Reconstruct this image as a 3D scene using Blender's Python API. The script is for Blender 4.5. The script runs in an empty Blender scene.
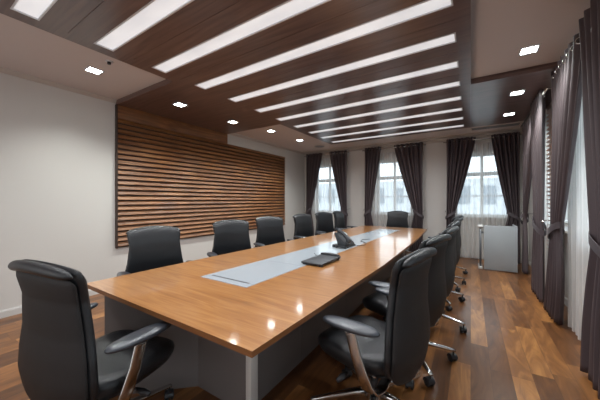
import bpy, bmesh, math, random
from mathutils import Vector, Matrix
random.seed(7)
PI = math.pi
C = bpy.context.scene.collection
SC = bpy.context.scene
SIN, COS = math.sin, math.cos

# ------------------------------------------------------------------ materials
def new_mat(name):
    m = bpy.data.materials.new(name); m.use_nodes = True
    nt = m.node_tree; b = nt.nodes['Principled BSDF']
    return m, nt, b

def plain(name, col, rough=.5, metal=0, spec=None, coat=0, bump=0, bscale=200, sheen=0):
    m, nt, b = new_mat(name)
    b.inputs['Base Color'].default_value = (*col, 1)
    b.inputs['Roughness'].default_value = rough
    b.inputs['Metallic'].default_value = metal
    if spec is not None: b.inputs['Specular IOR Level'].default_value = spec
    if coat:
        b.inputs['Coat Weight'].default_value = coat; b.inputs['Coat Roughness'].default_value = .12
    if sheen:
        b.inputs['Sheen Weight'].default_value = sheen; b.inputs['Sheen Roughness'].default_value = .4
    if bump:
        tc = nt.nodes.new('ShaderNodeTexCoord'); n = nt.nodes.new('ShaderNodeTexNoise')
        n.inputs['Scale'].default_value = bscale; n.inputs['Detail'].default_value = 3
        bp = nt.nodes.new('ShaderNodeBump'); bp.inputs['Strength'].default_value = bump
        bp.inputs['Distance'].default_value = .01
        nt.links.new(tc.outputs['Object'], n.inputs['Vector'])
        nt.links.new(n.outputs['Fac'], bp.inputs['Height'])
        nt.links.new(bp.outputs['Normal'], b.inputs['Normal'])
    return m

def ramp(nt, stops):
    r = nt.nodes.new('ShaderNodeValToRGB')
    e = r.color_ramp.elements
    e[0].position, e[0].color = stops[0][0], (*stops[0][1], 1)
    e[1].position, e[1].color = stops[-1][0], (*stops[-1][1], 1)
    for p, c in stops[1:-1]:
        x = e.new(p); x.color = (*c, 1)
    return r

def wood(name, stops, scale, rough=.35, coat=0, coat_rough=.1, detail=5, distortion=1.2):
    """streaky veneer; scale = grain frequency on each axis (small along the grain)"""
    m, nt, b = new_mat(name)
    tc = nt.nodes.new('ShaderNodeTexCoord'); mp = nt.nodes.new('ShaderNodeMapping')
    mp.inputs['Scale'].default_value = scale
    n = nt.nodes.new('ShaderNodeTexNoise'); n.inputs['Scale'].default_value = 1
    n.inputs['Detail'].default_value = detail; n.inputs['Distortion'].default_value = distortion
    r = ramp(nt, stops)
    nt.links.new(tc.outputs['Object'], mp.inputs['Vector']); nt.links.new(mp.outputs['Vector'], n.inputs['Vector'])
    nt.links.new(n.outputs['Fac'], r.inputs['Fac']); nt.links.new(r.outputs['Color'], b.inputs['Base Color'])
    b.inputs['Roughness'].default_value = rough
    if coat:
        b.inputs['Coat Weight'].default_value = coat; b.inputs['Coat Roughness'].default_value = coat_rough
    return m

def floor_material():
    m, nt, b = new_mat('walnut_plank_floor')
    N, L = nt.nodes.new, nt.links.new
    tc = N('ShaderNodeTexCoord'); sep = N('ShaderNodeSeparateXYZ'); L(tc.outputs['Object'], sep.inputs[0])
    def math_(op, a, bb=None):
        x = N('ShaderNodeMath'); x.operation = op
        for i, v in enumerate((a, bb)):
            if v is None: continue
            if isinstance(v, (int, float)): x.inputs[i].default_value = v
            else: L(v, x.inputs[i])
        return x.outputs[0]
    row = math_('DIVIDE', sep.outputs['X'], .135)
    ri = math_('FLOOR', row)
    wn = N('ShaderNodeTexWhiteNoise'); wn.noise_dimensions = '1D'; L(ri, wn.inputs['W'])
    off = math_('MULTIPLY', wn.outputs['Value'], 1.3)
    col = math_('DIVIDE', math_('ADD', sep.outputs['Y'], off), .95)
    ci = math_('FLOOR', col)
    cmb = N('ShaderNodeCombineXYZ'); L(ri, cmb.inputs[0]); L(ci, cmb.inputs[1])
    w2 = N('ShaderNodeTexWhiteNoise'); w2.noise_dimensions = '3D'; L(cmb.outputs[0], w2.inputs['Vector'])
    # grain, shifted for each plank
    mp = N('ShaderNodeMapping'); mp.inputs['Scale'].default_value = (9, 1.6, 1)
    vadd = N('ShaderNodeVectorMath'); vadd.operation = 'ADD'
    vs = N('ShaderNodeVectorMath'); vs.operation = 'SCALE'; vs.inputs['Scale'].default_value = 9
    L(w2.outputs['Color'], vs.inputs[0]); L(tc.outputs['Object'], vadd.inputs[0]); L(vs.outputs[0], vadd.inputs[1])
    L(vadd.outputs[0], mp.inputs['Vector'])
    n = N('ShaderNodeTexNoise'); n.inputs['Scale'].default_value = 1; n.inputs['Detail'].default_value = 5
    n.inputs['Distortion'].default_value = 2.2; L(mp.outputs['Vector'], n.inputs['Vector'])
    f = math_('ADD', math_('MULTIPLY', w2.outputs['Value'], .52), math_('MULTIPLY', n.outputs['Fac'], .75))
    f = math_('SUBTRACT', f, .14)
    r = ramp(nt, [(.1, (.055, .020, .008)), (.42, (.13, .050, .016)), (.66, (.235, .095, .029)), (.92, (.44, .20, .060))])
    L(f, r.inputs['Fac'])
    # joints
    fx = math_('FRACT', row); fy = math_('FRACT', col)
    ex = math_('MINIMUM', fx, math_('SUBTRACT', 1.0, fx)); ey = math_('MINIMUM', fy, math_('SUBTRACT', 1.0, fy))
    jx = math_('LESS_THAN', ex, .010); jy = math_('LESS_THAN', ey, .0016)
    j = math_('MAXIMUM', jx, jy)
    mx = N('ShaderNodeMix'); mx.data_type = 'RGBA'
    L(math_('MULTIPLY', j, .55), mx.inputs[0]); L(r.outputs['Color'], mx.inputs[6]); mx.inputs[7].default_value = (.03, .013, .007, 1)
    L(mx.outputs[2], b.inputs['Base Color'])
    b.inputs['Roughness'].default_value = .28
    b.inputs['Specular IOR Level'].default_value = .45
    return m

def emit(name, col, strength):
    m, nt, b = new_mat(name)
    b.inputs['Base Color'].default_value = (.8, .8, .8, 1)
    b.inputs['Emission Color'].default_value = (*col, 1); b.inputs['Emission Strength'].default_value = strength
    b.inputs['Roughness'].default_value = .4
    return m

def strip_material():
    """opal diffuser of a light strip; slightly uneven lamp glow along it"""
    m, nt, b = new_mat('strip_diffuser')
    tc = nt.nodes.new('ShaderNodeTexCoord'); mp = nt.nodes.new('ShaderNodeMapping')
    mp.inputs['Scale'].default_value = (2.2, 6, 1)
    n = nt.nodes.new('ShaderNodeTexNoise'); n.inputs['Scale'].default_value = 1; n.inputs['Detail'].default_value = 1
    r = ramp(nt, [(.30, (.74, .78, .84)), (.6, (.95, .97, 1.0))])
    nt.links.new(tc.outputs['Object'], mp.inputs['Vector']); nt.links.new(mp.outputs['Vector'], n.inputs['Vector'])
    nt.links.new(n.outputs['Fac'], r.inputs['Fac']); nt.links.new(r.outputs['Color'], b.inputs['Emission Color'])
    b.inputs['Emission Strength'].default_value = STRIP_E
    b.inputs['Base Color'].default_value = (.7, .7, .7, 1)
    return m

def sheer_material():
    m, nt, b = new_mat('sheer_voile')
    out = nt.nodes['Material Output']
    tr = nt.nodes.new('ShaderNodeBsdfTransparent'); tl = nt.nodes.new('ShaderNodeBsdfTranslucent')
    df = nt.nodes.new('ShaderNodeBsdfDiffuse')
    tl.inputs[0].default_value = (.86, .85, .83, 1); df.inputs[0].default_value = (.80, .78, .76, 1)
    tr.inputs[0].default_value = (1, 1, 1, 1)
    m1 = nt.nodes.new('ShaderNodeMixShader'); m1.inputs[0].default_value = .5
    m2 = nt.nodes.new('ShaderNodeMixShader')
    # facing the cloth you see through it, along a fold it closes up
    lw = nt.nodes.new('ShaderNodeLayerWeight'); lw.inputs['Blend'].default_value = .35
    mr = nt.nodes.new('ShaderNodeMapRange'); mr.inputs['To Min'].default_value = .50; mr.inputs['To Max'].default_value = .97
    nt.links.new(lw.outputs['Facing'], mr.inputs['Value']); nt.links.new(mr.outputs[0], m2.inputs[0])
    nt.links.new(tl.outputs[0], m1.inputs[1]); nt.links.new(df.outputs[0], m1.inputs[2])
    nt.links.new(tr.outputs[0], m2.inputs[1]); nt.links.new(m1.outputs[0], m2.inputs[2])
    nt.links.new(m2.outputs[0], out.inputs['Surface'])
    nt.nodes.remove(b)
    return m

def glass_material():
    m, nt, b = new_mat('window_glass')
    out = nt.nodes['Material Output']
    tr = nt.nodes.new('ShaderNodeBsdfTransparent'); tr.inputs[0].default_value = (.93, .97, .98, 1)
    gl = nt.nodes.new('ShaderNodeBsdfGlossy'); gl.inputs['Roughness'].default_value = .02
    mx = nt.nodes.new('ShaderNodeMixShader'); mx.inputs[0].default_value = .06
    nt.links.new(tr.outputs[0], mx.inputs[1]); nt.links.new(gl.outputs[0], mx.inputs[2])
    nt.links.new(mx.outputs[0], out.inputs['Surface']); nt.nodes.remove(b)
    return m

def facade_material():
    m, nt, b = new_mat('pale_facade')
    tc = nt.nodes.new('ShaderNodeTexCoord'); n = nt.nodes.new('ShaderNodeTexNoise')
    n.inputs['Scale'].default_value = 2
    r = ramp(nt, [(.3, (.62, .64, .66)), (.7, (.72, .73, .74))])
    nt.links.new(tc.outputs['Object'], n.inputs['Vector']); nt.links.new(n.outputs['Fac'], r.inputs['Fac'])
    nt.links.new(r.outputs['Color'], b.inputs['Base Color']); b.inputs['Roughness'].default_value = .9
    return m

STRIP_E = .22
M = {}
M['wall'] = plain('painted_wall', (.53, .50, .47), .85, bump=.05, bscale=60)
M['ceiling'] = plain('painted_ceiling', (.53, .47, .45), .8)
M['white'] = plain('white_trim', (.50, .48, .46), .5)
M['cove'] = plain('beige_cornice', (.44, .385, .345), .6)
M['floor'] = floor_material()
M['raft'] = wood('dark_ceiling_veneer', [(.3, (.070, .036, .030)), (.5, (.104, .058, .049)), (.72, (.145, .085, .070))], (1.2, 16, 16), .30, coat=.35, coat_rough=.22)
M['slat'] = wood('walnut_slat', [(.25, (.080, .028, .009)), (.5, (.165, .062, .018)), (.75, (.28, .115, .034))], (30, 1.6, 14), .5)
M['blind'] = plain('chestnut_blind_slat', (.36, .16, .09), .4)
M['slat_back'] = plain('dark_slat_backing', (.035, .017, .010), .6)
M['table'] = wood('honey_table_veneer', [(.25, (.28, .108, .031)), (.48, (.39, .170, .052)), (.75, (.50, .250, .088))], (2.0, 26, 20), .30, coat=1, coat_rough=.09)
M['table_edge'] = wood('table_edge_band', [(.3, (.16, .060, .020)), (.7, (.24, .10, .035))], (2, 2, 20), .35)
M['inlay'] = plain('grey_table_inlay', (.38, .42, .45), .22, coat=.5)
M['slot'] = plain('dark_slot', (.03, .035, .045), .4)
M['base'] = plain('grey_laminate', (.15, .132, .126), .45)
M['post'] = plain('satin_aluminium', (.60, .57, .54), .4)
M['leather'] = plain('black_leather', (.010, .011, .013), .36, spec=.5, bump=.25, bscale=220)
M['shell'] = plain('charcoal_fabric', (.017, .015, .015), .6, spec=.3, bump=.2, bscale=500)
M['plastic'] = plain('black_plastic', (.020, .020, .023), .42)
M['armpad'] = plain('black_arm_pad', (.030, .035, .044), .28, spec=.8)
M['chrome'] = plain('polished_chrome', (.60, .585, .57), .12, metal=1)
M['curtain'] = plain('aubergine_satin_curtain', (.070, .050, .054), .6, bump=.1, bscale=300)
M['lining'] = plain('tie_back_satin', (.075, .06, .066), .35)
M['sheer'] = sheer_material()
M['glass'] = glass_material()
M['frame'] = plain('white_window_frame', (.50, .47, .44), .45)
M['strip'] = strip_material()
M['lamp'] = emit('downlight_lens', (.90, 1.0, .98), 16)
M['ring'] = plain('light_frame', (.62, .62, .64), .35, metal=.4)
M['desk'] = plain('grey_desk_laminate', (.30, .315, .33), .4)
M['device'] = plain('black_device', (.022, .024, .028), .5)
M['screen'] = plain('pale_screen', (.42, .47, .46), .2)
M['key'] = plain('grey_keys', (.14, .15, .165), .4)
M['facade'] = facade_material()
M['facade_glass'] = plain('facade_window_glass', (.16, .21, .26), .2)
M['leaf'] = plain('garden_leaves', (.10, .20, .07), .7)
M['bark'] = plain('garden_bark', (.12, .09, .06), .8)
M['ground'] = plain('outdoor_paving', (.35, .34, .32), .9)

# ------------------------------------------------------------------ geometry helpers
def link(name, bm, mat, parent=None, smooth=False, autosmooth=None):
    me = bpy.data.meshes.new(name)
    bmesh.ops.recalc_face_normals(bm, faces=bm.faces)
    bm.to_mesh(me); bm.free()
    mats = mat if isinstance(mat, (list, tuple)) else [mat]
    for x in mats: me.materials.append(x)
    if smooth or autosmooth:
        for p in me.polygons: p.use_smooth = True
        if autosmooth:
            me.set_sharp_from_angle(angle=math.radians(autosmooth))
    o = bpy.data.objects.new(name, me); C.objects.link(o)
    if parent: o.parent = parent
    return o

def box(bm, x0, x1, y0, y1, z0, z1, mi=0, mtx=None):
    vs = [bm.verts.new(Vector(v)) for v in ((x0,y0,z0),(x1,y0,z0),(x1,y1,z0),(x0,y1,z0),(x0,y0,z1),(x1,y0,z1),(x1,y1,z1),(x0,y1,z1))]
    if mtx is not None:
        for v in vs: v.co = mtx @ v.co
    for idx in ((0,3,2,1),(4,5,6,7),(0,1,5,4),(1,2,6,5),(2,3,7,6),(3,0,4,7)):
        f = bm.faces.new([vs[i] for i in idx]); f.material_index = mi
    return vs

def bevel_all(bm, w, seg=2):
    bmesh.ops.bevel(bm, geom=list(bm.edges), offset=w, segments=seg, affect='EDGES', profile=.5)

def boxobj(name, b, mat, parent=None, bev=0, seg=2):
    bm = bmesh.new(); box(bm, *b)
    if bev: bevel_all(bm, bev, seg)
    return link(name, bm, mat, parent, autosmooth=40 if bev else None)

def prism(bm, pts, z0, z1, mi=0):
    lo = [bm.verts.new((x, y, z0)) for x, y in pts]; hi = [bm.verts.new((x, y, z1)) for x, y in pts]
    n = len(pts)
    for i in range(n):
        f = bm.faces.new((lo[i], lo[(i+1) % n], hi[(i+1) % n], hi[i])); f.material_index = mi
    a = bm.faces.new(lo[::-1]); c = bm.faces.new(hi); a.material_index = mi; c.material_index = mi
    return lo, hi

def loft(bm, rings, caps=True):
    R = [[bm.verts.new(p) for p in r] for r in rings]
    n = len(R[0])
    for a, b in zip(R, R[1:]):
        for i in range(n):
            bm.faces.new((a[i], a[(i+1) % n], b[(i+1) % n], b[i]))
    if caps:
        bm.faces.new(R[0][::-1]); bm.faces.new(R[-1])
    return R

def superell(hw, hd, n=4, k=36):
    out = []
    for i in range(k):
        t = 2*PI*i/k; c, s = COS(t), SIN(t)
        out.append((hw*math.copysign(abs(c)**(2/n), c), hd*math.copysign(abs(s)**(2/n), s)))
    return out

def tube(bm, pts, r, k=10, caps=True):
    """round bar along points; r scalar or list"""
    pts = [Vector(p) for p in pts]; rs = r if isinstance(r, (list, tuple)) else [r]*len(pts)
    rings = []; up = None
    for i, p in enumerate(pts):
        d = (pts[min(i+1, len(pts)-1)] - pts[max(i-1, 0)]).normalized()
        if up is None:
            up = Vector((0, 0, 1)) if abs(d.z) < .9 else Vector((1, 0, 0))
        a = d.cross(up).normalized(); b = a.cross(d).normalized(); up = b
        rings.append([p + a*rs[i]*COS(2*PI*j/k) + b*rs[i]*SIN(2*PI*j/k) for j in range(k)])
    return loft(bm, rings, caps)

def strap(bm, pts, w, t, side):
    """flat rounded bar: width w along 'side', thickness t, following pts"""
    pts = [Vector(p) for p in pts]; side = Vector(side).normalized(); rings = []
    for i, p in enumerate(pts):
        d = (pts[min(i+1, len(pts)-1)] - pts[max(i-1, 0)]).normalized()
        nrm = side.cross(d).normalized(); sd = d.cross(nrm).normalized()
        ww = w[i] if isinstance(w, (list, tuple)) else w
        rings.append([p + sd*a + nrm*b for a, b in superell(ww/2, t/2, 3.2, 16)])
    return loft(bm, rings)

def disc(bm, c, r, z0, z1, k=20, axis='Z'):
    rings = []
    for z in (z0, z1):
        rg = []
        for i in range(k):
            a, b = r*COS(2*PI*i/k), r*SIN(2*PI*i/k)
            p = {'Z': (a, b, z), 'X': (z, a, b), 'Y': (b, z, a)}[axis]
            rg.append(Vector(p) + Vector(c))
        rings.append(rg)
    return loft(bm, rings)

def torus(bm, c, R, r, axis, k=20, j=8):
    rings = []
    ax = Vector(axis).normalized(); u = ax.orthogonal().normalized(); v = ax.cross(u)
    for i in range(k):
        t = 2*PI*i/k; d = u*COS(t) + v*SIN(t); o = Vector(c) + d*R
        rings.append([bm.verts.new(o + d*r*COS(2*PI*q/j) + ax*r*SIN(2*PI*q/j)) for q in range(j)])
    for i in range(k):
        a, b = rings[i], rings[(i+1) % k]
        for q in range(j): bm.faces.new((a[q], a[(q+1) % j], b[(q+1) % j], b[q]))

def tag(o, label, cat, group=None):
    o['label'] = label; o['category'] = cat
    if group: o['group'] = group
    return o
def thing(name, label, cat, loc=(0, 0, 0), rz=0, group=None):
    o = bpy.data.objects.new(name, None); C.objects.link(o)
    o.location = loc; o.rotation_euler = (0, 0, rz); o.empty_display_size = .1
    return tag(o, label, cat, group)
def structure(o):
    o['kind'] = 'structure'; return o
def dup(src, parent=None):
    o = src.copy(); C.objects.link(o); o.parent = parent
    for ch in list(src.children): dup(ch, o)
    return o

# ------------------------------------------------------------------ room
XL, XR, YB, YF, ZC = -4.6, 1.06, -2.0, 7.5, 2.90
ZW = 2.83                                   # underside of the wood ceiling
structure(boxobj('floor', (XL-.3, XR+.3, YB-.3, YF+.3, -.1, 0), M['floor']))
structure(boxobj('ceiling', (XL-.3, XR+.3, YB-.3, YF+.3, ZC, ZC+.12), M['ceiling']))
structure(boxobj('wall_left', (XL-.25, XL, YB-.25, YF+.25, 0, ZC), M['wall']))
structure(boxobj('wall_rear', (XL, XR, YB-.25, YB, 0, ZC), M['wall']))

# windows: back wall (far) and right wall
WZ0, WZ1 = .98, 2.46
back_w = [(-3.75, .47), (-1.77, .47), (.22, .55)]
right_w = [(5.20, .72), (3.18, .66), (1.05, .60), (-.95, .60)]  # last two openings are out of view, added to let in more light
def holed_wall(name, a0, a1, holes, place):
    bm = bmesh.new(); cur = a0
    for c, h in sorted(holes):
        place(bm, cur, c-h, 0, ZC); place(bm, c-h, c+h, 0, WZ0); place(bm, c-h, c+h, WZ1, ZC); cur = c+h
    place(bm, cur, a1, 0, ZC)
    return structure(link(name, bm, M['wall']))
holed_wall('wall_back', XL, XR, back_w, lambda bm, a, b, z0, z1: box(bm, a, b, YF, YF+.28, z0, z1))
holed_wall('wall_right', YB-.25, YF+.28, right_w, lambda bm, a, b, z0, z1: box(bm, XR, XR+.28, a, b, z0, z1))

def window(n, c, h, wall):
    # local: u along the wall, d outward depth
    def P(u0, u1, d0, d1, z0, z1):
        return (u0, u1, YF+d0, YF+d1, z0, z1) if wall == 'back' else (XR+d0, XR+d1, u0, u1, z0, z1)
    bm = bmesh.new(); f = .055
    d0, d1 = .14, .19
    box(bm, *P(c-h, c-h+f, d0, d1, WZ0, WZ1)); box(bm, *P(c+h-f, c+h, d0, d1, WZ0, WZ1))
    box(bm, *P(c-h+f, c+h-f, d0, d1, WZ0, WZ0+f)); box(bm, *P(c-h+f, c+h-f, d0, d1, WZ1-f, WZ1))
    box(bm, *P(c-.028, c+.028, d0+.002, d1-.002, WZ0+f, WZ1-f))
    box(bm, *P(c-h+f, c+h-f, d0-.008, d1+.004, 1.94, 2.03))
    box(bm, *P(c-h+f, c+h-f, d0+.012, d1-.012, 1.45, 1.48))
    w = structure(link('window_%d' % n, bm, M['frame']))
    g = bmesh.new(); box(g, *P(c-h+f, c+h-f, .160, .166, WZ0+f, WZ1-f))
    link('glass_pane', g, M['glass'], w)
    s = bmesh.new(); box(s, *P(c-h-.04, c+h+.04, -.06, .138, WZ0-.03, WZ0+.006)); bevel_all(s, .006)
    link('window_sill', s, M['white'], w)
for i, (c, h) in enumerate(back_w): window(i+1, c, h, 'back')
for i, (c, h) in enumerate(right_w): window(i+4, c, h, 'right')

# skirting and cornices
def molding(name, pts_profile, a0, a1, axis, mat):
    """profile (offset from wall, z) swept along a wall"""
    bm = bmesh.new(); rings = []
    for a in (a0, a1):
        if axis == 'left': rings.append([(XL+o, a, z) for o, z in pts_profile])
        elif axis == 'back': rings.append([(a, YF-o, z) for o, z in pts_profile])
        else: rings.append([(XR-o, a, z) for o, z in pts_profile])
    loft(bm, rings)
    return structure(link(name, bm, mat))
bp = [(0, 0), (.018, 0), (.018, .07), (.012, .085), (0, .085)]
molding('baseboard_left', bp, YB, YF, 'left', M['white'])
molding('baseboard_back', bp, XL+.02, XR-.02, 'back', M['white'])
molding('baseboard_right', bp, YB, YF, 'right', M['white'])
cv = [(0, ZC-.05), (.012, ZC-.05), (.018, ZC-.035), (.035, ZC-.018), (.04, ZC), (0, ZC)]
molding('trim_1', cv, YB, YF, 'left', M['cove'])
cb = [(0, ZC-.10), (.03, ZC-.10), (.03, ZC-.065), (.10, ZC-.055), (.10, ZC-.03), (.24, ZC-.02), (.24, ZC), (0, ZC)]
molding('trim_2', cb, XL+.04, XR, 'back', M['cove'])

# ------------------------------------------------------------------ wood ceiling
RX0, RX1 = -3.10, 0.0
RY1 = 6.40
SX0, SX1 = -2.96, -.11
SW = .082                                    # half width of a light strip
strip_y = [-.03 + .5615*k + (.085, .085, .06, .035, .015)[min(k, 4)]*(k < 5) for k in range(12)]
raft = thing('ceiling_panel', 'long dark wood ceiling panel with the row of light strips above the table', 'ceiling panel', (0, 0, 0))
bm = bmesh.new()
RY0 = -.9
box(bm, RX0, SX0, RY0, RY1, ZW, ZC); box(bm, SX1, RX1, RY0, RY1, ZW, ZC)
edges = [RY0] + [v for y in strip_y for v in (y-SW, y+SW)] + [RY1]
for a, b in zip(edges[0::2], edges[1::2]):
    mid = (a+b)/2
    if b-a > .3:
        box(bm, SX0, SX1, a, mid-.002, ZW, ZC); box(bm, SX0, SX1, mid+.002, b, ZW, ZC); box(bm, SX0, SX1, mid-.002, mid+.002, ZW+.006, ZC)
    else:
        box(bm, SX0, SX1, a, b, ZW, ZC)
link('veneer_board', bm, M['raft'], raft)
lw = thing('ceiling_panel', 'dark wood ceiling wing over the slatted wall panel on the left', 'ceiling panel')
boxobj('veneer_board', (XL+.001, RX0-.003, 1.95, 4.15, ZW+.002, ZC), M['raft'], lw)
rw = thing('ceiling_panel', 'dark wood ceiling wing between the light strips and the right curtains', 'ceiling panel')
boxobj('veneer_board', (RX1+.003, XR-.001, 4.02, 6.40, ZW+.002, ZC), M['raft'], rw)

ordn = ['', 'first', 'second', 'third', 'fourth', 'fifth', 'sixth', 'seventh', 'eighth', 'ninth', 'tenth', 'eleventh']
sl = thing('ceiling_light', 'x', 'ceiling light')
bm = bmesh.new(); cx = (SX0+SX1)/2; hl = (SX1-SX0)/2
e = .012
box(bm, -hl, hl, -SW, -SW+e, -.004, .03); box(bm, -hl, hl, SW-e, SW, -.004, .03)
box(bm, -hl, -hl+e, -SW+e, SW-e, -.004, .03); box(bm, hl-e, hl, -SW+e, SW-e, -.004, .03)
link('light_frame', bm, M['ring'], sl)
bm = bmesh.new(); box(bm, -hl+e, hl-e, -SW+e, SW-e, .006, .02)
link('diffuser', bm, M['strip'], sl)
for k, y in enumerate(strip_y):
    if k == 0: continue
    o = sl if k == 1 else dup(sl)
    o.location = (cx, y, ZW)
    if k == 1: lb = 'recessed light strip nearest the camera, only its left end in the top left corner'
    elif k == 11: lb = 'farthest and shortest-looking white light strip in the wood ceiling, by the far windows'
    else: lb = '%s white light strip in the dark wood ceiling, counted from the camera' % ordn[k]
    tag(o, lb, 'ceiling light', 'light strips in the wood ceiling')

for k in range(0, 12):
    for dx in (-.95, 0, .95):
        ld = bpy.data.lights.new('strip_lamp', 'SPOT'); ld.energy = 7.5; ld.color = (.95, .97, 1.0)
        ld.spot_size = math.radians(165); ld.spot_blend = 1; ld.shadow_soft_size = .03
        lo = bpy.data.objects.new('strip_lamp', ld); C.objects.link(lo); lo.location = (cx+dx, strip_y[k], ZW-.02)

# square downlights
dl = thing('downlight', 'x', 'downlight')
bm = bmesh.new(); s, e = .080, .016
box(bm, -s, s, -s, -s+e, -.006, .02); box(bm, -s, s, s-e, s, -.006, .02); box(bm, -s, -s+e, -s+e, s-e, -.006, .02); box(bm, s-e, s, -s+e, s-e, -.006, .02)
link('light_frame', bm, M['ring'], dl)
bm = bmesh.new(); box(bm, -s+e, s-e, -s+e, s-e, .0, .012)
link('diffuser', bm, M['lamp'], dl)
spots = [(-3.74, 1.36, ZC, 'square downlight in the plaster ceiling at left, nearest the camera'),
         (-3.75, 2.47, ZW+.002, 'square downlight in the left wood wing, the one nearer the camera'),
         (-3.75, 3.55, ZW+.002, 'square downlight in the left wood wing, the one farther from the camera'),
         (-3.72, 4.66, ZC, 'square downlight in the plaster ceiling just beyond the left wood wing'),
         (-3.68, 5.76, ZC, 'square downlight in the plaster ceiling nearest the far left corner'),
         (.50, 3.55, ZC, 'square downlight in the plaster ceiling at right beside the curtains'),
         (.53, 4.66, ZW+.002, 'square downlight in the right wood wing, the nearer one'),
         (.55, 5.75, ZW+.002, 'square downlight in the right wood wing, the farther one')]
for i, (x, y, z, lb) in enumerate(spots):
    o = dl if i == 0 else dup(dl)
    o.location = (x, y, z-.004); tag(o, lb, 'downlight', 'square downlights along the ceiling sides')
    ld = bpy.data.lights.new('downlight_lamp', 'SPOT'); ld.energy = 38; ld.color = (.93, 1.0, .97)
    ld.spot_size = math.radians(125); ld.spot_blend = .9; ld.shadow_soft_size = .05
    lo = bpy.data.objects.new('downlight_lamp', ld); C.objects.link(lo); lo.location = (x, y, z-.03)

# small ceiling items
t = thing('ceiling_sensor', 'small pale bracket-like sensor on the ceiling beside the nearest left downlight', 'sensor', (-3.36, 1.36, ZC))
bm = bmesh.new(); disc(bm, (0, 0, 0), .035, -.012, 0); link('sensor_base', bm, M['ring'], t)
bm = bmesh.new(); disc(bm, (0, 0, 0), .018, -.035, -.012); link('sensor_lens', bm, M['plastic'], t)
t = thing('ceiling_speaker', 'round grey ceiling speaker grille near the far left corner', 'speaker', (-3.62, 6.72, ZC))
bm = bmesh.new(); disc(bm, (0, 0, 0), .16, -.012, 0, 32); link('speaker_rim', bm, M['cove'], t)
bm = bmesh.new(); disc(bm, (0, 0, 0), .13, -.016, -.012, 32); link('speaker_grille', bm, M['key'], t)
t = thing('ceiling_vent', 'long slatted air vent in the ceiling edge at the far right', 'air vent', (.42, 6.85, ZC))
bm = bmesh.new(); box(bm, -.42, .42, -.10, .10, -.012, 0); link('vent_plate', bm, M['cove'], t)
for k in range(6):
    bm = bmesh.new(); box(bm, -.40, .40, -.085+.03*k, -.068+.03*k, -.020, -.012); link('vent_slat', bm, M['key'], t)

# ------------------------------------------------------------------ slatted wall panel, left
sp = thing('slatted_wall_panel', 'large horizontal walnut slat panel on the left wall', 'wall panel', (XL, 0, 0))
PY0, PY1, PZ0, PZ1 = 1.955, 6.35, .635, 2.62
boxobj('backing_board', (.001, .018, PY0, PY1, PZ0, PZ1), M['slat_back'], sp)
boxobj('header_board', (.001, .05, PY0, 4.15, PZ1+.002, ZW), M['slat'], sp)
n = 25; pitch = (PZ1-PZ0)/n
bm = bmesh.new()
for k in range(n):
    z = PZ0 + k*pitch
    pr = [(.018, z+.024), (.050, z+.022), (.055, z+.028), (.050, z+.038), (.024, z+pitch+.002), (.018, z+pitch+.002)]
    loft(bm, [[(x, PY0+.004, zz) for x, zz in pr], [(x, PY1, zz) for x, zz in pr]])
link('slats', bm, M['slat'], sp)
boxobj('edge_trim', (.001, .055, PY0-.014, PY0+.003, PZ0-.004, ZW), M['slat_back'], sp)

sp2 = thing('venetian_blind', 'wooden slatted blind glimpsed between two dark curtains on the right wall', 'blind', (XR-.10, 0, 0))
bm = bmesh.new(); n2 = 34; p2 = (2.66-.62)/n2
for k in range(n2):
    z = .62 + k*p2; rt = Matrix.Translation((0, 0, z+.03)) @ Matrix.Rotation(math.radians(28), 4, 'Y')
    box(bm, -.026, .026, 4.74, 5.30, -.002, .002, mtx=rt)
link('slats', bm, M['blind'], sp2)
boxobj('head_rail', (-.03, .03, 4.74, 5.30, 2.66, 2.71), M['blind'], sp2)
bm = bmesh.new()
for y in (4.85, 5.15): box(bm, -.001, .001, y-.012, y+.012, .62, 2.66)
link('ladder_tape', bm, M['blind'], sp2)

# ------------------------------------------------------------------ table
tb = thing('conference_table', 'long honey wood conference table with grey centre inlay', 'table')
ZT = .75; TH = .028
NY, FY = .82, 6.32
top = [(-.755, NY), (-.70, 2.6), (-.72, 4.6), (-.79, FY), (-2.20, FY), (-2.30, 4.0), (-2.39, 2.0), (-2.42, NY)]
bm = bmesh.new(); prism(bm, top, ZT-TH, ZT)
bmesh.ops.recalc_face_normals(bm, faces=bm.faces)
for f in bm.faces: f.material_index = 0 if abs(f.normal.z) > .5 else 1
bm.faces.ensure_lookup_table()
link('tabletop', bm, [M['table'], M['table_edge']], tb)
def xin(y, side):
    t_ = (y-1.39)/(5.75-1.39)
    return (-1.84 + .20*t_) if side == 'l' else (-1.335 + .10*t_)
ys = [1.39, 1.465, 2.13, 2.80, 3.47, 4.14, 4.81, 5.45, 5.75]
for a, b in zip(ys, ys[1:]):
    bm = bmesh.new(); g = .0015
    prism(bm, [(xin(a, 'r'), a+g), (xin(b, 'r'), b-g), (xin(b, 'l'), b-g), (xin(a, 'l'), a+g)], ZT+.0002, ZT+.003)
    link('inlay_plate', bm, M['inlay'], tb)
bm = bmesh.new(); box(bm, -1.79, -1.385, 1.463, 1.478, ZT+.003, ZT+.0036); link('cable_slot', bm, M['slot'], tb)
bm = bmesh.new(); box(bm, -1.66, -1.36, 5.462, 5.476, ZT+.003, ZT+.0036); link('cable_slot', bm, M['slot'], tb)
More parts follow.
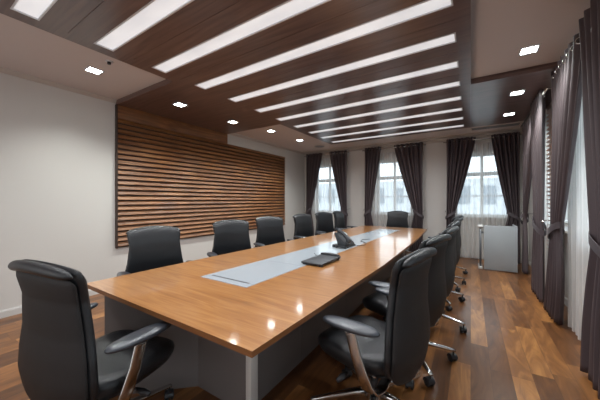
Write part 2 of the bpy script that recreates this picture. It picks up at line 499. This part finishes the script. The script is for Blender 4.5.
# pedestal
bm = bmesh.new(); zt = ZT-TH-.001
box(bm, -1.69, -1.215, 1.26, 1.285, .0, zt)
link('end_panel', bm, M['base'], tb)
d = Vector((-.47, -.436, 0)).normalized(); nrm = Vector((-d.y, d.x, 0))
bm = bmesh.new(); a = Vector((-1.69, 1.262, 0)); b = a + d*.62; q = nrm*.025
prism(bm, [(a.x, a.y), (b.x, b.y), (b.x-q.x, b.y-q.y) if (nrm.y < 0) else (b.x+q.x, b.y+q.y), (a.x-q.x, a.y-q.y) if (nrm.y < 0) else (a.x+q.x, a.y+q.y)], 0, zt)
link('wing_panel', bm, M['base'], tb)
for (x0, x1, y0, y1) in ((-1.212, -1.168, 1.256, 1.325), (-1.212, -1.168, 5.84, 5.90)):
    boxobj('corner_post', (x0, x1, y0, y1, 0, zt), M['post'], tb, .004)
yy = 1.327
for k, ye in enumerate((1.93, 2.9, 3.87, 4.84, 5.838)):
    bm = bmesh.new(); box(bm, -1.235, -1.213, yy+.0015, ye-.0015, 0.0, zt); link('side_panel', bm, M['base'], tb); yy = ye
yy = 1.29
for k, ye in enumerate((2.9, 4.4, 5.838)):
    bm = bmesh.new(); box(bm, -1.93, -1.905, yy+.0015, ye-.0015, 0.0, zt); link('side_panel', bm, M['base'], tb); yy = ye
boxobj('end_panel', (-1.93, -1.215, 5.84, 5.865, 0, zt), M['base'], tb)

# things on the table
ph = thing('desk_phone', 'black desk phone with tilted face and handset on the grey inlay', 'phone', (-1.42, 3.32, ZT+.003), math.radians(84)); ph.scale = (1.15, 1.15, 1.15)
bm = bmesh.new()
loft(bm, [[(-.11, -.085, 0), (.13, -.085, 0), (.13, .095, 0), (-.11, .095, 0)], [(-.11, -.085, .018), (.13, -.085, .018), (.13, .095, .03), (-.11, .095, .03)]])
bevel_all(bm, .006); link('phone_base', bm, M['device'], ph, autosmooth=40)
bm = bmesh.new()   # inclined wedge body, front (-y) low, back (+y) high
sec = [(-.085, .02), (-.08, .045), (.055, .165), (.078, .160), (.035, .085), (.03, .02)]
loft(bm, [[(-.10, y, z) for y, z in sec], [(.10, y, z) for y, z in sec]]); bevel_all(bm, .007)
link('phone_body', bm, M['device'], ph, autosmooth=40)
fm = Matrix.Translation((0, -.0125, .105)) @ Matrix.Rotation(math.radians(41.6), 4, 'X')
bm = bmesh.new(); box(bm, -.02, .085, .022, .068, .001, .008, mtx=fm); link('display', bm, M['screen'], ph)
bm = bmesh.new()
for r in range(4):
    for c_ in range(3): box(bm, -.015+.034*c_, .010+.034*c_, -.065+.021*r, -.050+.021*r, .001, .008, mtx=fm)
link('keypad', bm, M['key'], ph)
bm = bmesh.new(); tube(bm, [fm @ Vector(p) for p in ((-.068, -.085, .018), (-.068, -.082, .032), (-.068, -.05, .045), (-.068, .0, .050), (-.068, .05, .045), (-.068, .082, .032), (-.068, .085, .018))], [.022, .030, .021, .018, .021, .030, .022], 12)
link('handset', bm, M['device'], ph, smooth=True)
bm = bmesh.new(); tube(bm, [(-.10, .05, .02), (-.15, .02, .006), (-.17, -.05, .005), (-.14, -.10, .005), (-.10, -.085, .012)], .004, 8); link('cord', bm, M['plastic'], ph, smooth=True)
cd = bmesh.new()
tube(cd, [(-1.29, 3.44, .757), (-1.22, 3.55, .757), (-1.25, 3.72, .757), (-1.38, 3.86, .757), (-1.42, 4.02, .757), (-1.34, 4.14, .757)], .004, 8)
tag(link('phone_cable', cd, M['plastic'], None, smooth=True), 'thin dark cable curling over the inlay behind the desk phone', 'cable')
dv = thing('conference_device', 'flat black electronic device with raised rear edge lying near the desk phone', 'device', (-1.26, 2.38, ZT+.003), math.radians(-2))
bm = bmesh.new(); loft(bm, [[(-.115, -.20, .012), (.115, -.20, .012), (.115, .20, .012), (-.115, .20, .012)], [(-.115, -.20, .026), (.115, -.20, .026), (.115, .20, .034), (-.115, .20, .034)]])
bevel_all(bm, .004); link('flat_body', bm, M['device'], dv, autosmooth=40)
bm = bmesh.new(); tube(bm, [(-.11, .185, .034), (.0, .19, .040), (.10, .185, .034)], [.016, .02, .016], 12); link('raised_edge', bm, M['plastic'], dv, smooth=True)
for x, y in ((-.09, -.17), (.09, -.17), (-.09, .16), (.09, .16)):
    bm = bmesh.new(); disc(bm, (x, y, 0), .022, 0, .013); link('foot', bm, M['plastic'], dv)
bm = bmesh.new(); disc(bm, (.118, .15, .03), .014, -.012, .012, axis='X'); link('knob', bm, M['plastic'], dv)
bm = bmesh.new(); tube(bm, [(-.115, .10, .02), (-.15, .11, .05), (-.17, .14, .04), (-.16, .18, .006)], .004, 8); link('cord', bm, M['key'], dv, smooth=True)

# ------------------------------------------------------------------ chair
def make_chair():
    ch = thing('office_chair', 'x', 'chair')
    # ----- back cushion
    def interp(tab, v):
        for (v0, *a), (v1, *b) in zip(tab, tab[1:]):
            if v <= v1:
                t_ = (v-v0)/(v1-v0); t_ = t_*t_*(3-2*t_)*.5 + t_*.5
                return [p+(q-p)*t_ for p, q in zip(a, b)]
        return list(tab[-1][1:])
    # v, z, y, half width
    prof = [(0, .360, -.225, .175), (.05, .385, -.240, .240), (.12, .44, -.258, .282), (.24, .53, -.272, .296), (.36, .64, -.268, .286), (.50, .75, -.258, .262),
            (.72, .92, -.262, .240), (.88, 1.02, -.284, .254), (1, 1.085, -.308, .258)]
    def back(off, thick, wscale, v0, v1, nv=26, arch=.03, wrap=.05, endround=.0):
        rings = []
        for i in range(nv+1):
            u = i/nv; v = v0+(v1-v0)*u
            z, y, hw = interp(prof, v); z2, y2, _ = interp(prof, min(1, v+.02)); z1, y1, _ = interp(prof, max(0, v-.02))
            tz, ty = z2-z1, y2-y1; l = math.hypot(tz, ty); nz, ny = -ty/l, tz/l      # forward normal
            en = min(u, 1-u)/.10; s = math.sqrt(max(0.02, 1-(1-min(1, en))**2))
            rr = []
            for a, b in superell(hw*wscale*(1-.06*(1-s)), thick/2*s, 3.4, 40):
                fy = y + ny*(off+b) + wrap*(a/.25)**2*.7; fz = z + nz*(off+b) - arch*max(0, (v-.6)/.4)*(a/.25)**2 + .03*max(0, .3-v)/.3*(a/.2)**2
                rr.append((a, fy, fz))
            rings.append(rr)
        b_ = bmesh.new(); loft(b_, rings); return b_
    link('back_cushion', back(.018, .060, 1.0, 0.03, 1.0), M['leather'], ch, smooth=True)
    link('back_shell', back(-.014, .034, .975, 0.0, .93, arch=.028), M['shell'], ch, smooth=True)
    # rolled head edge (wraps back over the shell)
    bm = bmesh.new(); pts = []; rs = []
    for i in range(21):
        a = -1+2*i/20; x = a*.254
        pts.append((x, -.318+.040*a*a, 1.070-.032*a*a)); rs.append(.026*math.sqrt(max(.05, 1-abs(a)**6)))
    tube(bm, pts, rs, 16); link('head_roll', bm, M['leather'], ch, smooth=True)
    # ----- seat
    rings = []
    for z, s, dz in ((.395, .86, 0), (.405, .95, 0), (.43, 1.0, 0), (.455, 1.01, 0), (.475, .98, 0), (.488, .90, 0), (.494, .72, 0), (.496, .4, 0), (.4965, .1, 0)):
        rg = []
        for a, b in superell(.272*s, .275*s, 3.6, 44):
            yy_ = b+.068
            drop = -.035*max(0, (yy_-.14)/.2)**2 + .018*(a/.26)**2 - .008*COS(PI*min(1, abs(yy_)/.2))
            k_ = max(0, (z-.40)/.09)
            rg.append((a*(1-.12*max(0, yy_)/.30), yy_, z + drop*k_))
        rings.append(rg)
    bm = bmesh.new(); loft(bm, rings); link('seat', bm, M['leather'], ch, smooth=True)
    rings = [[(a, b+.02, z) for a, b in superell(w, w*.95, 4, 32)] for z, w in ((.372, .17), (.378, .20), (.394, .225), (.400, .222))]
    bm = bmesh.new(); loft(bm, rings); link('seat_pan', bm, M['plastic'], ch, smooth=True)
    # ----- mechanism
    bm = bmesh.new(); box(bm, -.075, .075, -.12, .10, .315, .374); bevel_all(bm, .012); link('tilt_mechanism', bm, M['plastic'], ch, autosmooth=40)
    bm = bmesh.new(); tube(bm, [(-.07, .05, .345), (-.17, .07, .338), (-.225, .085, .325)], .007, 8); tube(bm, [(-.20, .08, .33), (-.235, .09, .318), (-.275, .10, .308)], [.012, .020, .012], 10)
    link('lever', bm, M['plastic'], ch, smooth=True)
    bm = bmesh.new(); tube(bm, [(.07, .03, .345), (.17, .05, .338), (.225, .06, .33)], .007, 8); tube(bm, [(.20, .05, .335), (.235, .06, .328), (.275, .07, .32)], [.012, .018, .012], 10)
    link('lever', bm, M['plastic'], ch, smooth=True)
    bm = bmesh.new(); strap(bm, [(0, -.08, .335), (0, -.15, .333), (0, -.222, .340), (0, -.264, .365), (0, -.276, .42)], [.10, .09, .075, .065, .06], .016, (1, 0, 0))
    link('back_bracket', bm, M['chrome'], ch, smooth=True)
    bm = bmesh.new(); disc(bm, (0, 0, 0), .016, .18, .325, 18); link('gas_lift', bm, M['chrome'], ch, autosmooth=40)
    bm = bmesh.new(); disc(bm, (0, 0, 0), .027, .09, .235, 18); link('lift_sleeve', bm, M['plastic'], ch, autosmooth=40)
    # ----- arms
    for s in (-1, 1):
        bm = bmesh.new()
        strap(bm, [(s*.10, -.135, .350), (s*.22, -.145, .343), (s*.290, -.135, .352), (s*.318, -.115, .385), (s*.326, -.088, .45), (s*.332, -.052, .55), (s*.326, -.022, .64), (s*.326, -.012, .668)],
              [.06, .062, .066, .070, .068, .064, .064, .07], .014, (0, 1, -.15))
        sup = link('arm_support', bm, M['chrome'], ch, smooth=True)
        rings = []
        for z, w in ((.670, .62), (.673, .88), (.679, .98), (.688, 1.0), (.695, .96), (.700, .86), (.702, .4)):
            rings.append([(s*.326 + a*w + s*.05*b*w, b*w - .015, z) for a, b in superell(.054, .170, 2.2, 32)])
        bm = bmesh.new(); loft(bm, rings); link('arm_pad', bm, M['armpad'], sup, smooth=True)
    # ----- base
    bs = bmesh.new(); rings = [[(r*COS(2*PI*i/20), r*SIN(2*PI*i/20), z) for i in range(20)] for z, r in ((.11, .045), (.115, .054), (.165, .052), (.182, .036))]
    loft(bs, rings); base = link('base', bs, M['chrome'], ch, autosmooth=40)
    for k in range(5):
        A = 2*PI*k/5
        bm = bmesh.new(); rings = []
        for r, z, w, h in ((.03, .150, .052, .05), (.12, .146, .046, .040), (.25, .124, .038, .030), (.37, .102, .032, .022), (.405, .096, .026, .018)):
            rings.append([(r, a, z+b) for a, b in superell(w/2, h/2, 3, 14)])
        loft(bm, rings); bmesh.ops.rotate(bm, verts=bm.verts, cent=(0, 0, 0), matrix=Matrix.Rotation(A, 3, 'Z'))
        lg = link('base_leg', bm, M['chrome'], base, smooth=True)
    for k in range(5):
        A = 2*PI*k/5
        bm = bmesh.new(); disc(bm, (.39, 0, 0), .008, .05, .093, 10)
        T = random.uniform(0, 2*PI); mt = Matrix.Translation((.39, 0, 0)) @ Matrix.Rotation(T, 4, 'Z')
        for sg in (-1, 1):
            rings = []
            for yy_, rr in ((.006, .024), (.010, .0295), (.024, .0295), (.029, .022)):
                rings.append([mt @ Vector((.012+rr*COS(2*PI*i/18), sg*yy_, .0295+rr*SIN(2*PI*i/18))) for i in range(18)])
            loft(bm, rings)
        # hood
        rings = []
        for yy_ in (-.026, .026):
            rings.append([mt @ Vector((.012+.0335*COS(PI*i/10), yy_, .031+.033*SIN(PI*i/10))) for i in range(11)])
        loft(bm, rings)
        bmesh.ops.rotate(bm, verts=bm.verts, cent=(0, 0, 0), matrix=Matrix.Rotation(A, 3, 'Z'))
        link('caster', bm, M['plastic'], base, autosmooth=40)
    return ch

chair0 = make_chair()
# x, y, facing angle of the seat (deg), base turn in the world (deg), label, group
gl, gr_ = 'chairs along the left side of the table', 'chairs along the right side of the table'
chairs = [
 (-1.725, .675, 9, 20, 'black leather office chair at the near left end of the table, seen from behind', None),
 (-.52, 1.70, 81, 212, 'black leather chair on the right side nearest the camera, whole seat in view', gr_),
 (-.49, 2.48, 77, 20, 'second office chair from the camera on the right side, leaning over the nearest one\'s back', gr_),
 (-.45, 3.27, 84, -6, 'third office chair from the camera on the right side of the table', gr_),
 (-.46, 4.08, 86, 20, 'fourth office chair from the camera on the right side, mostly hidden by the third', gr_),
 (-.44, 4.90, 86, -45, 'fifth office chair from the camera on the right side, a sliver beyond the fourth', gr_),
 (-.46, 5.72, 80, 12, 'last office chair on the right side, nearest the grey desk', gr_),
 (-2.54, 1.50, -101, 15, 'nearest chair on the left side, in front of the start of the slatted panel', gl),
 (-2.57, 2.52, -114, 40, 'second chair from the camera on the left, before the slatted panel\'s middle', gl),
 (-2.60, 3.42, -110, 5, 'third chair from the camera on the left side, overlapping the slat panel\'s far edge', gl),
 (-2.57, 4.48, -98, 25, 'fourth chair from the camera on the left side, in front of the bare wall corner', gl),
 (-2.58, 5.36, -108, 50, 'fifth chair on the left side, below the far left window', gl),
 (-2.56, 6.22, -90, 10, 'last chair on the left side, beside the far left window\'s right curtain', gl),
 (-1.56, 6.80, 180, 30, 'office chair at the far head of the table in front of the middle window', None),
]
for i, (x, y, ang, bt, lb, g) in enumerate(chairs):
    o = chair0 if i == 0 else dup(chair0)
    o.location = (x, y, 0); o.rotation_euler = (0, 0, math.radians(ang))
    tag(o, lb, 'chair', g)
    if not g and 'group' in o.keys(): del o['group']
    for c in o.children:
        if c.name.startswith('base'): c.rotation_euler = (0, 0, math.radians(bt-ang))

# ------------------------------------------------------------------ curtains
CZ1 = 2.82
def curtain(name, label, wall, plane, outer, inner, tie=None, folds=6, group=None, amp=.045, mat='curtain', z0=.02, z1=CZ1, tiez=1.02, tiew=.17, skew=0, skewb=0, rings_=True, botw=None):
    """outer = fixed side, inner = the side drawn over the window; swept to the outer side at tie height"""
    W = inner-outer; sg = 1 if W > 0 else -1; W = abs(W)
    nu, nv = folds*14, 44
    root = thing(name, label, 'curtain', group=group)
    bm = bmesh.new(); grid = []
    for j in range(nv+1):
        v = j/nv; z = z1+(z0-z1)*v
        if tie:
            if z > tiez:
                q = (z1-z)/(z1-tiez); w = W+(tiew-W)*(q**1.15); am = amp*(1-.45*q)
            else:
                q = (tiez-z)/(tiez-z0); bw = botw or tiew*1.55; w = tiew+(bw-tiew)*math.sin(min(1, q*1.3)*PI/2); am = amp*(.55+.35*q)
            o0 = outer - sg*((skew*min(1, (z1-z)/(z1-tiez))**2) if z > tiez else skew+(skewb-skew)*(tiez-z)/(tiez-z0))
        else:
            w = W; am = amp; o0 = outer
        row = []
        for i in range(nu+1):
            u = i/nu; ph_ = 2*PI*folds*u
            dpt = am*SIN(ph_) + am*.25*SIN(ph_*2.3+1.7*v+1) * (v > 0) * min(1, v*4)
            a = o0 + sg*(u*w) + sg*.006*SIN(ph_*.5+v*5)
            hem = .006*SIN(ph_+.7) if j == nv else 0
            if wall == 'back': row.append(bm.verts.new((a, plane-dpt, z+hem)))
            else: row.append(bm.verts.new((plane-dpt, a, z+hem)))
        grid.append(row)
    for r0, r1 in zip(grid, grid[1:]):
        for i in range(nu): bm.faces.new((r0[i], r0[i+1], r1[i+1], r1[i]))
    o = link('drape', bm, M[mat], root, smooth=True)
    sol = o.modifiers.new('cloth', 'SOLIDIFY'); sol.thickness = .004
    if rings_:
        for k in range(folds):
            u = (k+.5)/folds; a = outer + sg*u*W
            bm = bmesh.new()
            if wall == 'back': torus(bm, (a, plane, z1-.065), .027, .006, (1, .25, 0))
            else: torus(bm, (plane, a, z1-.065), .027, .006, (.25, 1, 0))
            link('grommet', bm, M['chrome'], root, smooth=True)
    if tie:
        b = bmesh.new(); cx_ = outer+sg*(tiew*.5-skew); n_ = 28; r0 = []
        rings = []
        for i in range(n_):
            t_ = 2*PI*i/n_
            a = cx_+(tiew*.5+.022)*COS(t_); dp = (amp*.75+.028)*SIN(t_)
            tilt = .085*sg*COS(t_)*-1
            q = []
            for dz, dr in ((-.035, 0), (-.035, .006), (.035, .006), (.035, 0)):
                aa = a+dr*COS(t_); dd = dp+dr*SIN(t_)
                q.append((aa, plane-dd, tiez+dz-tilt) if wall == 'back' else (plane-dd, aa, tiez+dz-tilt))
            rings.append([b.verts.new(p) for p in q])
        for i in range(n_):
            A_, B_ = rings[i], rings[(i+1) % n_]
            for q in range(4): b.faces.new((A_[q], A_[(q+1) % 4], B_[(q+1) % 4], B_[q]))
        link('tie_back', b, M['lining'], root, autosmooth=50)
        b = bmesh.new()
        if wall == 'back': tube(b, [(outer-sg*.02, plane-.03, tiez+.06), (outer-sg*.035, plane+.03, tiez+.09), (outer-sg*.035, YF, tiez+.09)], .007, 8)
        else: tube(b, [(plane-.03, outer-sg*.02, tiez+.06), (plane+.03, outer-sg*.035, tiez+.09), (XR, outer-sg*.035, tiez+.09)], .007, 8)
        link('hook', b, M['chrome'], root, smooth=True)
    return root

BP = 7.33
gcb = 'dark curtains at the far wall windows'; gcr = 'dark curtains along the right wall'
curtain('curtain', 'dark curtain left of the far left window, in the far left corner', 'back', BP, -4.43, -3.86, True, 5, gcb)
curtain('curtain', 'dark curtain right of the far left window', 'back', BP, -3.05, -3.62, True, 5, gcb)
curtain('curtain', 'dark curtain on the left of the middle far window', 'back', BP, -2.51, -2.05, True, 5, gcb)
curtain('curtain', 'dark curtain on the right of the middle far window, swept wide', 'back', BP, -1.02, -1.72, True, 6, gcb, tiew=.2)
curtain('curtain', 'dark curtain on the left of the right-hand far window', 'back', BP, -.49, .10, True, 6, gcb)
curtain('curtain', 'dark curtain on the right of the right-hand far window, above the grey desk', 'back', BP, .88, .38, True, 6, gcb, tiew=.2)
RP = .80
curtain('curtain', 'dark curtain of the far right-wall window, swept toward the far corner', 'right', RP+.05, 6.55, 5.42, True, 6, gcr, amp=.035, tiew=.12)
curtain('curtain', 'dark curtain of the far right-wall window, tied on its near side before the wooden slats', 'right', RP, 4.66, 5.36, True, 6, gcr, amp=.035, tiew=.54, botw=.66)
curtain('curtain', 'dark curtain of the near right-wall window, on its far side next to the wooden slats', 'right', RP, 4.12, 3.20, True, 7, gcr, amp=.036, tiew=.32, botw=.52, skew=.10, skewb=.36)
curtain('curtain', 'dark curtain nearest the camera, cut off by the right edge of the picture', 'right', RP-.01, 2.12, 3.12, True, 8, gcr, amp=.055, tiew=.80, botw=.93)

def rod(label, wall, plane, a0, a1):
    r = thing('curtain_rod', label, 'curtain rod')
    bm = bmesh.new(); z = CZ1-.065
    P = (lambda a, d: (a, d, z)) if wall == 'back' else (lambda a, d: (d, a, z))
    tube(bm, [P(a0, plane), P(a1, plane)], .012, 10); link('rod', bm, M['chrome'], r, smooth=True)
    for a in (a0+.03, a1-.03):
        bm = bmesh.new(); tube(bm, [P(a, plane), P(a, YF if wall == 'back' else XR)], .008, 8); link('bracket', bm, M['chrome'], r)
for nm, a0, a1 in (('left', -4.5, -2.98), ('middle', -2.58, -.95), ('right-hand', -.56, .93)):
    rod('thin metal curtain rod over the %s far window' % nm, 'back', BP, a0, a1)
rod('thin metal curtain rod over the far right-wall window', 'right', RP, 4.44, 6.50)
rod('thin metal curtain rod over the near right-wall window', 'right', RP, 2.06, 4.20)

def sheer(label, wall, plane, a0, a1, folds, group='white sheer curtains'):
    W = a1-a0; nu, nv = folds*10, 16
    bm = bmesh.new(); grid = []
    for j in range(nv+1):
        v = j/nv; z = 2.66+(.03-2.66)*v; row = []
        for i in range(nu+1):
            u = i/nu; p = 2*PI*folds*u
            d = .024*SIN(p)+.010*SIN(p*1.7+v*2)
            a = a0+W*u
            row.append(bm.verts.new((a, plane-d, z) if wall == 'back' else (plane-d, a, z)))
        grid.append(row)
    for r0, r1 in zip(grid, grid[1:]):
        for i in range(nu): bm.faces.new((r0[i], r0[i+1], r1[i+1], r1[i]))
    tag(link('sheer_curtain', bm, M['sheer'], None, smooth=True), label, 'sheer curtain', group)
sheer('white sheer curtain across the far left window', 'back', 7.415, -4.30, -3.18, 13)
sheer('white sheer curtain across the middle far window, behind the head chair', 'back', 7.415, -2.40, -1.14, 14)
sheer('white sheer curtain across the right-hand far window, down to the floor', 'back', 7.415, -.42, .86, 14)
sheer('white sheer curtain of the far right-wall window, a narrow slit between dark curtains', 'right', .965, 5.27, 6.20, 9)
sheer('white sheer curtain reaching the floor beside the nearest dark curtain', 'right', .90, 2.30, 4.0, 16)

# ------------------------------------------------------------------ grey desk in the far right corner
dk = thing('reception_desk', 'low grey panel desk standing in the far right corner before the window', 'desk')
boxobj('front_panel', (.22, .735, 6.36, 6.385, .02, .875), M['desk'], dk, .004)
boxobj('side_panel', (.712, .735, 6.387, 6.90, .02, .875), M['desk'], dk, .004)
boxobj('desktop', (.225, .71, 6.387, 6.90, .80, .825), M['desk'], dk, .004)
bm = bmesh.new(); strap(bm, [(.165, 6.45, .84), (.165, 6.70, .84)], .10, .05, (1, 0, 0)); link('rounded_top', bm, M['white'], dk, smooth=True)
for y in (6.48, 6.60):
    bm = bmesh.new(); tube(bm, [(.165, y, .05), (.165, y, .82)], .017, 12); link('leg', bm, M['key'], dk, smooth=True)
boxobj('foot', (.13, .20, 6.40, 6.75, .0, .05), M['white'], dk, .01)
boxobj('cross_bar', (.185, .22, 6.50, 6.53, .70, .74), M['key'], dk)

# ------------------------------------------------------------------ outside
structure(boxobj('ground_outside', (-60, 60, -30, 70, -6.2, -6.0), M['ground']))
bd = thing('office_building', 'pale building with rows of windows seen through the far windows', 'building', (0, 30, -6))
boxobj('facade', (-26, 14, 0, 8, 0, 9.4), M['facade'], bd)
for r in range(3):
    for c in range(20):
        x = -25+2*c
        bm = bmesh.new(); box(bm, x, x+.95, -.06, .02, 1.2+2.9*r, 2.9+2.9*r); link('building_window', bm, M['facade_glass'], bd)

# ------------------------------------------------------------------ daylight and camera
w = bpy.data.worlds.new('overcast_sky'); SC.world = w; w.use_nodes = True
nt = w.node_tree; bg = nt.nodes['Background']
tc = nt.nodes.new('ShaderNodeTexCoord'); sx = nt.nodes.new('ShaderNodeSeparateXYZ'); nt.links.new(tc.outputs['Generated'], sx.inputs[0])
r = ramp(nt, [(.0, (.80, .88, .95)), (.25, (.86, .94, 1.0)), (1, (.70, .84, 1.0))])
nt.links.new(sx.outputs['Z'], r.inputs['Fac']); nt.links.new(r.outputs['Color'], bg.inputs['Color'])
bg.inputs['Strength'].default_value = 1.45

# added fill behind the camera to brighten the room; the rear wall is solid
def area(name, loc, rot, sx_, sy_, energy, col):
    l = bpy.data.lights.new(name, 'AREA'); l.shape = 'RECTANGLE'; l.size = sx_; l.size_y = sy_; l.energy = energy; l.color = col
    o = bpy.data.objects.new(name, l); C.objects.link(o); o.location = loc; o.rotation_euler = rot
area('rear_fill_light', (-1.8, YB+.06, 1.55), (PI/2, 0, 0), 4.6, 2.2, 17, (.97, .97, 1.0))

cam = bpy.data.cameras.new('camera'); co = bpy.data.objects.new('camera', cam); C.objects.link(co)
co.location = (0, 0, 1.37); co.rotation_euler = (PI/2, 0, math.radians(32.5))
cam.sensor_width = 36; cam.lens = 268/600*36; cam.clip_start = .02; cam.clip_end = 200
SC.camera = co
SC.view_settings.view_transform = 'Standard'; SC.view_settings.look = 'None'
SC.view_settings.gamma = 1; SC.view_settings.use_curve_mapping = False
SC.view_settings.exposure = 1.38
SC.cycles.max_bounces = 10; SC.cycles.diffuse_bounces = 6; SC.cycles.glossy_bounces = 4; SC.cycles.transparent_max_bounces = 12
SC.cycles.sample_clamp_indirect = 6
SC.cycles.use_denoising = True
